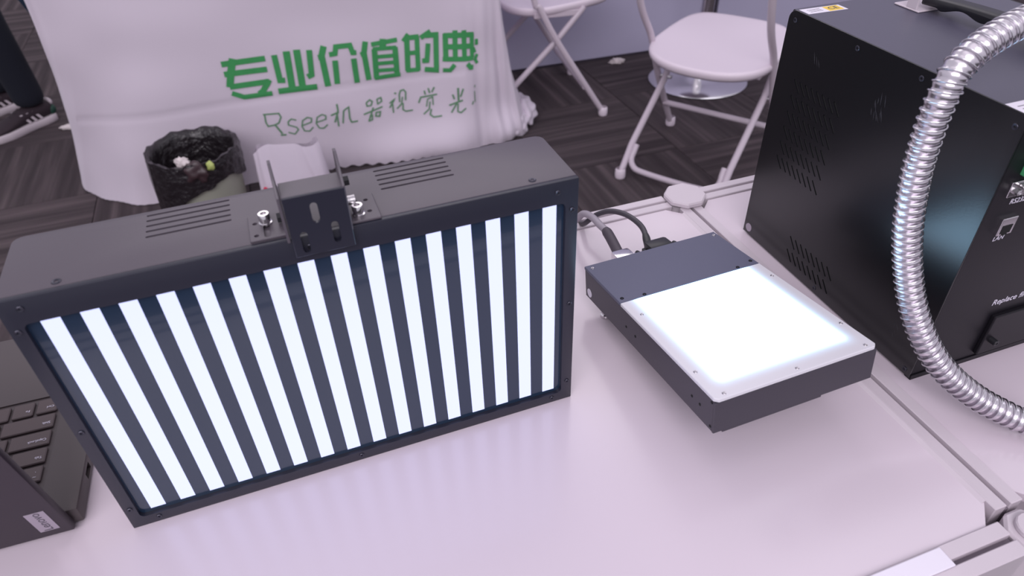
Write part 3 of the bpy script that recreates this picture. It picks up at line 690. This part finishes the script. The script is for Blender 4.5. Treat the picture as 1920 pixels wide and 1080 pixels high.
li = obj('teal_lining', bm, M['lining'], cloth); li.modifiers.new('s', 'SOLIDIFY').thickness = .004
# the table that carries it
tb = thing('folding_table', 'folding table hidden under the long white tablecloth', 'table', Kv(*pf(-.17, .31, 0)), ua)
part('tabletop', M['chair'], tb, (-.66*K, .66*K, -.285*K, .285*K, TH*K-.035, TH*K-.006), bev=.006)
for x in (-.6, .6):
    for y in (-.24, .24):
        bm = B(); tube(bm, [(x*K, y*K, 0), (x*K, y*K, TH*K-.035)], .014, 12); obj('leg', bm, M['chair_tube'], tb, 50)

# ================================================================ folding chairs
def folding_chair(label, loc, rotz, long_, short_, hw, kink, seat):
    ch = thing('folding_chair', label, 'chair', loc, rotz, None)
    r = .0112
    for s in (-1, 1):
        x = s*hw
        P_ = smooth_path([(x, a, b_+.012) for a, b_ in long_], 6); bm = B(); tube(bm, P_, r, 14); lg = obj('front_leg', bm, M['chair_tube'], ch, 50, scale=K)
        bm = B(); lathe(bm, [(0, 0), (.017, 0), (.0185, .006), (.0175, .03), (.0135, .034)], 16, Vector((x, long_[0][0], .001))); obj('foot_cap', bm, M['chair'], lg, 50, scale=K)
        xs = s*(hw-.028)
        P_ = [(xs, a, b_+.012) for a, b_ in short_]; bm = B(); tube(bm, P_, r, 14); lg = obj('rear_leg', bm, M['chair_tube'], ch, 50, scale=K)
        bm = B(); lathe(bm, [(0, 0), (.017, 0), (.0185, .006), (.0175, .03), (.0135, .034)], 16, Vector((xs, short_[0][0], .001))); obj('foot_cap', bm, M['chair'], lg, 50, scale=K)
        bm = B(); tube(bm, [(x-.02*s-.016, short_[1 if kink is None else 2][0], short_[1 if kink is None else 2][1]+.012), (x-.02*s+.03, short_[1 if kink is None else 2][0], short_[1 if kink is None else 2][1]+.012)], .006, 10); obj('pivot_pin', bm, M['steel'], ch, scale=K)
    # cross bar of the front legs
    def on(path, z):
        for (a, b_), (c_, d) in zip(path, path[1:]):
            if b_ <= z <= d: return a+(c_-a)*(z-b_)/(d-b_)
    zb = .125; y = on(long_, zb); bm = B(); tube(bm, [(-hw, y, zb), (hw, y, zb)], .010, 12); obj('cross_bar', bm, M['chair_tube'], ch, 50, scale=K)
    # U shaped bar hugging the rear legs near the floor
    xs = hw-.046; A_ = short_[1]; yb = short_[0][0]
    f = lambda z: on(short_, z)
    pts = [(-xs, f(.085), .097), (-xs, f(.07), .082), (-xs, f(.045)+.002, .055), (-xs+.02, f(.03), .036), (-xs+.055, f(.026), .030), (0, f(.024), .028), (xs-.055, f(.026), .030), (xs-.02, f(.03), .036), (xs, f(.045)+.002, .055), (xs, f(.07), .082), (xs, f(.085), .097)]
    bm = B(); tube(bm, smooth_path(pts, 6), .010, 12); obj('rear_bar', bm, M['chair_tube'], ch, 50, scale=K)
    # moulded seat
    half = [(0, -.158), (.07, -.152), (.135, -.128), (.182, -.085), (.206, -.02), (.204, .06), (.192, .15), (.172, .215), (.135, .250), (.07, .262), (0, .264)]
    y0, yd, z0, z1 = seat
    half = smooth_path([(a, b_, 0) for a, b_ in half], 4)
    ring = [(p.x, p.y) for p in half] + [(-p.x, p.y) for p in half[-2:0:-1]]
    bm = B(); layers = []
    n = len(ring)
    for sc, dz in ((.90, -.026), (.955, -.026), (.985, -.018), (1.0, -.008), (.995, 0), (.975, .004), (.93, .003), (.6, -.003), (.3, -.006)):
        L3 = []
        for a, b_ in ring:
            a2, b2 = a*sc, .05+(b_-.05)*sc; t = (b2+.158)/.422
            L3.append(bm.verts.new((a2, y0+yd*b2, z0+(z1-z0)*t+dz)))
        layers.append(L3)
    for La, Lb in zip(layers, layers[1:]):
        for i in range(n): bm.faces.new((La[i], La[(i+1) % n], Lb[(i+1) % n], Lb[i]))
    bm.faces.new(layers[-1]); bm.faces.new(layers[0][::-1]); obj('seat', bm, M['chair'], ch, 60, scale=K)
    # seat rails and backrest
    for s in (-1, 1):
        bm = B(); a = y0+yd*-.06; b_ = y0+yd*.12
        box(bm, s*(hw-.030)-.008, s*(hw-.030)+.008, min(a, b_), max(a, b_), z0-.026, z0-.004, bev=.003); obj('seat_rail', bm, M['chair_tube'], ch, scale=K)
    (ya, za), (yb2, zb2) = long_[-2], long_[-1]
    bm = B(); 
    for k in range(2): pass
    t = bmesh.new(); W_ = hw-.004; gr = []
    for i in range(13):
        x = -W_+2*W_*i/12; cur = -.02*(1-(x/W_)**2)*(1 if yd > 0 else -1)
        row = []
        for j in range(5):
            z = zb2-.14+.14*j/4; yy = yb2+(ya-yb2)*(zb2-z)/(zb2-za); row.append(t.verts.new((x, yy+cur, z+.01*(1-(x/W_)**2)*(j == 4))))
        gr.append(row)
    for i in range(12):
        for j in range(4): t.faces.new((gr[i][j], gr[i+1][j], gr[i+1][j+1], gr[i][j+1]))
    merge(bm, t); bk_ = obj('backrest', bm, M['chair'], ch, 60, scale=K); md = bk_.modifiers.new('s', 'SOLIDIFY'); md.thickness = .012; md.offset = 0
    return ch
a1 = math.radians(-36)
folding_chair('white folding chair with its whole seat in view, behind the black equipment case', Kv(.669, 2.22), a1,
    [(.223, 0), (.058, .246), (-.032, .407), (-.148, .564), (-.25, .87)], [(-.241, 0), (-.169, .084), (.058, .246), (.17, .400)], .203, True, (0, 1, .385, .43))
f1 = Vector((.3869, 2.6282, 0)); dd = Vector((-.979, -.204, 0)); nn_ = Vector((-.204, .979, 0))
# local axes: x across (nn_), y backwards (dd): rotation that takes +y to dd
a2 = math.atan2(-dd.x, dd.y)
cc = f1 + nn_*.22
folding_chair('white folding chair cropped by the top edge, between the printed cloth and the other chair', Kv(cc.x, cc.y), a2,
    [(0, 0), (.189, .295), (.26, .428), (.284, .47), (.37, .87)], [(.497, 0), (.338, .152), (.189, .295), (.085, .410)], .220, True, (.215, -1, .42, .45))

# ================================================================ round chromed stool foot under the chair
sc_ = Kv(.838, 2.945)
st = thing('bar_stool', 'stool with a round chromed base, partly hidden by the folding chair', 'stool', sc_)
bm = B(); lathe(bm, [(0, 0), (.232, 0), (.236, .005), (.226, .012), (.14, .026), (.05, .040), (.036, .052), (.031, .07), (0, .07)], 56); obj('base', bm, M['chrome'], st, 60)
bm = B(); lathe(bm, [(0, .06), (.030, .06), (.030, .42), (.022, .425), (.022, .64), (0, .64)], 28); obj('column', bm, M['chrome'], st, 50)
bm = B(); lathe(bm, [(0, .63), (.19, .64), (.21, .66), (.205, .70), (.17, .72), (0, .722)], 40); obj('seat', bm, M['chair'], st, 50)

# ================================================================ waste bin with liner
bc = Kv(-.945, 1.925); b_o = thing('waste_bin', 'pale round waste bin with a black liner folded over its rim', 'bin', bc)
RB_, HB_ = .135*K, .262*K
bm = B(); RB0 = RB_*.95; lathe(bm, [(0, .004), (.105*K, 0), (.108*K, .004), (RB0-.004, HB_-.006), (RB0, HB_), (RB0-.006, HB_), (.102*K, .008), (0, .008)], 48); obj('bucket', bm, M['bin'], b_o, 50)
bm = B(); n = 96; rings = []
RB_ *= .95; rnd = random.Random(3); phs = [rnd.uniform(0, 6.28) for _ in range(8)]
prof = [(.66, .10), (.74, .40), (.84, .80), (.90, .96), (.96, 1.03), (1.035, 1.035), (1.06, .97), (1.055, .90), (1.05, .82), (1.05, .74)]
for k, (r, z) in enumerate(prof):
    ring = []
    for i in range(n):
        a = 2*PI*i/n; drop = (.0 if k < 6 else (.80*max(0, math.cos(a-math.radians(206)))**2.2 + .05*math.sin(5*a+phs[0]))*(k-5)/4)
        wob = .005*math.sin(11*a+phs[1]+k)+.010*math.sin(23*a+phs[2]+1.7*k)+.006*math.sin(41*a+phs[3]-k)
        rr = RB_*(r+wob+.08*drop); zz = max(.006, HB_*(z-drop + .012*math.sin(7*a+phs[4])+.008*math.sin(17*a+k)))
        if k == 0: zz = .05
        ring.append(bm.verts.new((rr*math.cos(a), rr*math.sin(a), zz)))
    rings.append(ring)
for A_, B_ in zip(rings, rings[1:]):
    for i in range(n): bm.faces.new((A_[i], A_[(i+1) % n], B_[(i+1) % n], B_[i]))
bm.faces.new(rings[0]); ln = obj('bin_liner', bm, M['bag_black'], b_o, 70)
bm = B(); lump(bm, (.050, -.128, HB_*.93), (.046, .022, .036), 5, 2.2, .4); o = obj('wrapper', bm, M['rubbish'], None, 60); o.location = bc
tag(o, 'crumpled brown wrapper hanging over the front rim of the bin', 'rubbish')
bm = B(); lump(bm, (.006, -.108, HB_*1.03), (.022, .015, .016), 9, 4, .5, 3); o = obj('paper_scrap', bm, M['paper'], None, 60); o.location = bc; tag(o, 'small pinkish white paper scrap on top of the rubbish in the bin', 'paper')
bm = B(); lump(bm, (.100, -.122, HB_*1.0), (.013, .009, .016), 19, 2, .3, 3); o = obj('plastic_scrap', bm, M['leaf'], None, 60); o.location = bc; tag(o, 'small yellow-green scrap at the rim of the bin', 'rubbish')

# ================================================================ white carrier bag beside the bin
wb = Kv(-.685, 1.985); w_o = thing('carrier_bag', 'thin white plastic carrier bag with red print, standing right of the bin', 'bag', wb, .25)
bm = B(); n = 64; rings = []
for k in range(15):
    t = k/14; ring = []
    for i in range(n):
        a = 2*PI*i/n; ex = .55; ca, sa = math.cos(a), math.sin(a)
        x = math.copysign(abs(ca)**ex, ca)*(.118-.022*t); y = math.copysign(abs(sa)**ex, sa)*(.060*(1-.82*t**1.5))
        wv = .004*math.sin(4*a+3*t)+.002*math.sin(11*a+5*t)
        ring.append(bm.verts.new(((x+wv)*K, (y+wv)*K, (.002+.235*t+.012*math.sin(3*a+1)*t)*K)))
    rings.append(ring)
for A_, B_ in zip(rings, rings[1:]):
    for i in range(n): bm.faces.new((A_[i], A_[(i+1) % n], B_[(i+1) % n], B_[i]))
bm.faces.new(rings[0]); o = obj('bag_body', bm, M['bag_white'], w_o, 70)
for x in ():
    bm = B()
    for dy in (-.0035,): tube(bm, smooth_path([(x-.022, -.008+dy, .25), (x-.020, -.012, .30), (x, -.016, .305), (x+.020, -.012, .30), (x+.022, -.008+dy, .25)], 6), .009, 8)
    obj('bag_handle', bm, M['bag_white'], w_o, 60, scale=K)
for x, z, w_, h_ in ((-.085, .115, .010, .030), (.082, .105, .008, .012), (.070, .085, .010, .008)):
    bm = B(); prism(bm, pill(x, z, w_*.6, h_*.5), XZ, -.0665, -.0600); obj('red_mark', bm, M['red'], w_o, scale=K)

# ================================================================ a visitor's leg at the left edge
pe = Kv(-1.925, 2.70); pr_ = thing('person', 'person in navy trousers and dark sneakers with three pale stripes, cut by the left edge', 'person', pe, math.atan2(-.85, -.52))
# local x points to the toes
def shoe(side):
    root = bpy.data.objects.new('sneaker', None)
    def section(x):   # half width left/right, sole height, top height
        return None
    xs_ = [-.085, -.078, -.06, -.03, 0, .04, .08, .12, .16, .185, .198]
    wd = [.018, .028, .034, .036, .034, .036, .042, .045, .038, .024, .010]
    top = [.070, .082, .088, .085, .088, .082, .066, .054, .044, .036, .028]
    bm = B(); rings = []; n = 20
    for x, w, h_ in zip(xs_, wd, top):
        ring = []
        for i in range(n):
            a = 2*PI*i/n; ring.append(bm.verts.new((x, w*1.0*math.copysign(abs(math.cos(a))**.75, math.cos(a)), .020+(h_-.020)*(.5+.5*math.sin(a))**.8)))
        rings.append(ring)
    for A_, B_ in zip(rings, rings[1:]):
        for i in range(n): bm.faces.new((A_[i], A_[(i+1) % n], B_[(i+1) % n], B_[i]))
    bm.faces.new(rings[0]); bm.faces.new(rings[-1]); body = obj('sneaker', bm, M['shoe'], pr_, 60, scale=K)
    out = [(x, w+.005) for x, w in zip(xs_, wd)]; P2 = [(xs_[0]-.006, 0)] + out + [(xs_[-1]+.006, 0)] + [(x, -w) for x, w in out[::-1]]
    bm = B(); prism(bm, P2, XY, 0, .029, bev=.003); obj('sole', bm, M['sole'], body, 50, scale=K)
    bm = B(); lump(bm, (-.076, 0, .046), (.022, .036, .026), 3, 1, .05, 3); obj('heel_patch', bm, M['shoe_green'], body, 60, scale=K)
    bm = B(); lump(bm, (-.084, 0, .074), (.012, .024, .016), 3, 1, .05, 3); obj('heel_tab', bm, M['sole'], body, 60, scale=K)
    for s in (-1, 1):
        for k in range(3):
            x0 = -.010+k*.024; bm = B(); t = bmesh.new(); bmesh.ops.create_cube(t, size=1)
            for v in t.verts:
                x_ = x0+v.co.x*.011 + (v.co.z*.022); z_ = .052+v.co.z*.040; v.co = Vector((x_, s*(.0355-.006*(z_ > .06)+v.co.y*.004), z_))
            bmesh.ops.bevel(t, geom=t.edges[:], offset=.0012, segments=1, affect='EDGES'); merge(bm, t); obj('stripe', bm, M['sole'], body, scale=K)
    for k in range(4):
        bm = B(); x = .035+k*.019; zt = .085-k*.0095; tube(bm, [(x, -.018, zt-.006), (x+.003, 0, zt+.003), (x, .018, zt-.006)], .0026, 8); obj('shoelace', bm, M['shoe'], body, 60, scale=K)
    bm = B(); lump(bm, (.055, .030, .052), (.009, .005, .006), 3, 1, .05, 2); obj('round_badge', bm, M['pink'], body, 60, scale=K)
    return body
sh1 = shoe(1)
sh2 = sh1.copy(); C.objects.link(sh2); sh2.location = (-.02*K, -.26*K, 0)
for chd in [x for x in bpy.data.objects if x.parent == sh1]:
    c2 = chd.copy(); C.objects.link(c2); c2.parent = sh2
# trousers: one continuous garment, two legs meeting at the hips
me = bpy.data.meshes.new('trousers')
J = [(-.02, -.13, .98), (-.02, -.13, .88), (-.01, -.035, .80), (.01, -.01, .48), (-.02, 0, .14), (-.018, 0, .075), (-.01, -.225, .80), (.0, -.25, .48), (-.04, -.26, .14), (-.038, -.26, .075)]
E_ = [(0, 1), (1, 2), (2, 3), (3, 4), (4, 5), (1, 6), (6, 7), (7, 8), (8, 9)]
me.from_pydata([tuple(K*c_ for c_ in q) for q in J], E_, []); me.materials.append(M['jeans'])
tr = bpy.data.objects.new('trousers', me); C.objects.link(tr); tr.parent = pr_
sk = tr.modifiers.new('skin', 'SKIN'); sk.use_smooth_shade = True
for v, r in zip(me.skin_vertices[0].data, [.15, .16, .098, .078, .062, .064, .098, .078, .062, .064]): v.radius = (r*K, r*K*.95)
me.skin_vertices[0].data[0].use_root = True
sb = tr.modifiers.new('sub', 'SUBSURF'); sb.levels = 2; sb.render_levels = 2
# upper body so that the figure stands complete
me = bpy.data.meshes.new('torso')
J = [(-.02, -.13, .97), (-.03, -.13, 1.15), (-.02, -.13, 1.36), (-.02, -.13, 1.45), (-.01, -.13, 1.52), (.0, -.13, 1.63), (-.02, .05, 1.38), (.02, .09, 1.12), (.12, .07, .92), (-.02, -.31, 1.38), (.02, -.35, 1.12), (.12, -.33, .92)]
E_ = [(0, 1), (1, 2), (2, 3), (3, 4), (4, 5), (2, 6), (6, 7), (7, 8), (2, 9), (9, 10), (10, 11)]
me.from_pydata([tuple(K*c_ for c_ in q) for q in J], E_, []); me.materials.append(M['jeans'])
to = bpy.data.objects.new('upper_body', me); C.objects.link(to); to.parent = pr_
to.modifiers.new('skin', 'SKIN').use_smooth_shade = True
for v, r in zip(me.skin_vertices[0].data, [.14, .13, .13, .055, .06, .085, .055, .045, .036, .055, .045, .036]): v.radius = (r*K*.8, r*K)
me.skin_vertices[0].data[0].use_root = True
to.modifiers.new('sub', 'SUBSURF').render_levels = 2

# ================================================================ litter
bm = B(); lump(bm, (0, 0, .008), (.045, .016, .012), 6, 3, .3, 3); o = obj('paper_strip', bm, M['paper'], None, 60); o.location = Kv(-1.765, 2.665); o.rotation_euler = (0, 0, .25); tag(o, 'small white paper strip on the carpet left of the printed tablecloth', 'paper')
bm = B(); lump(bm, (0, 0, .010), (.035, .022, .013), 16, 4, .6, 3); o = obj('crumpled_tissue', bm, M['paper'], None, 60); o.location = Kv(.519, 3.17); tag(o, 'crumpled white tissue on the carpet at the foot of the wall', 'paper')
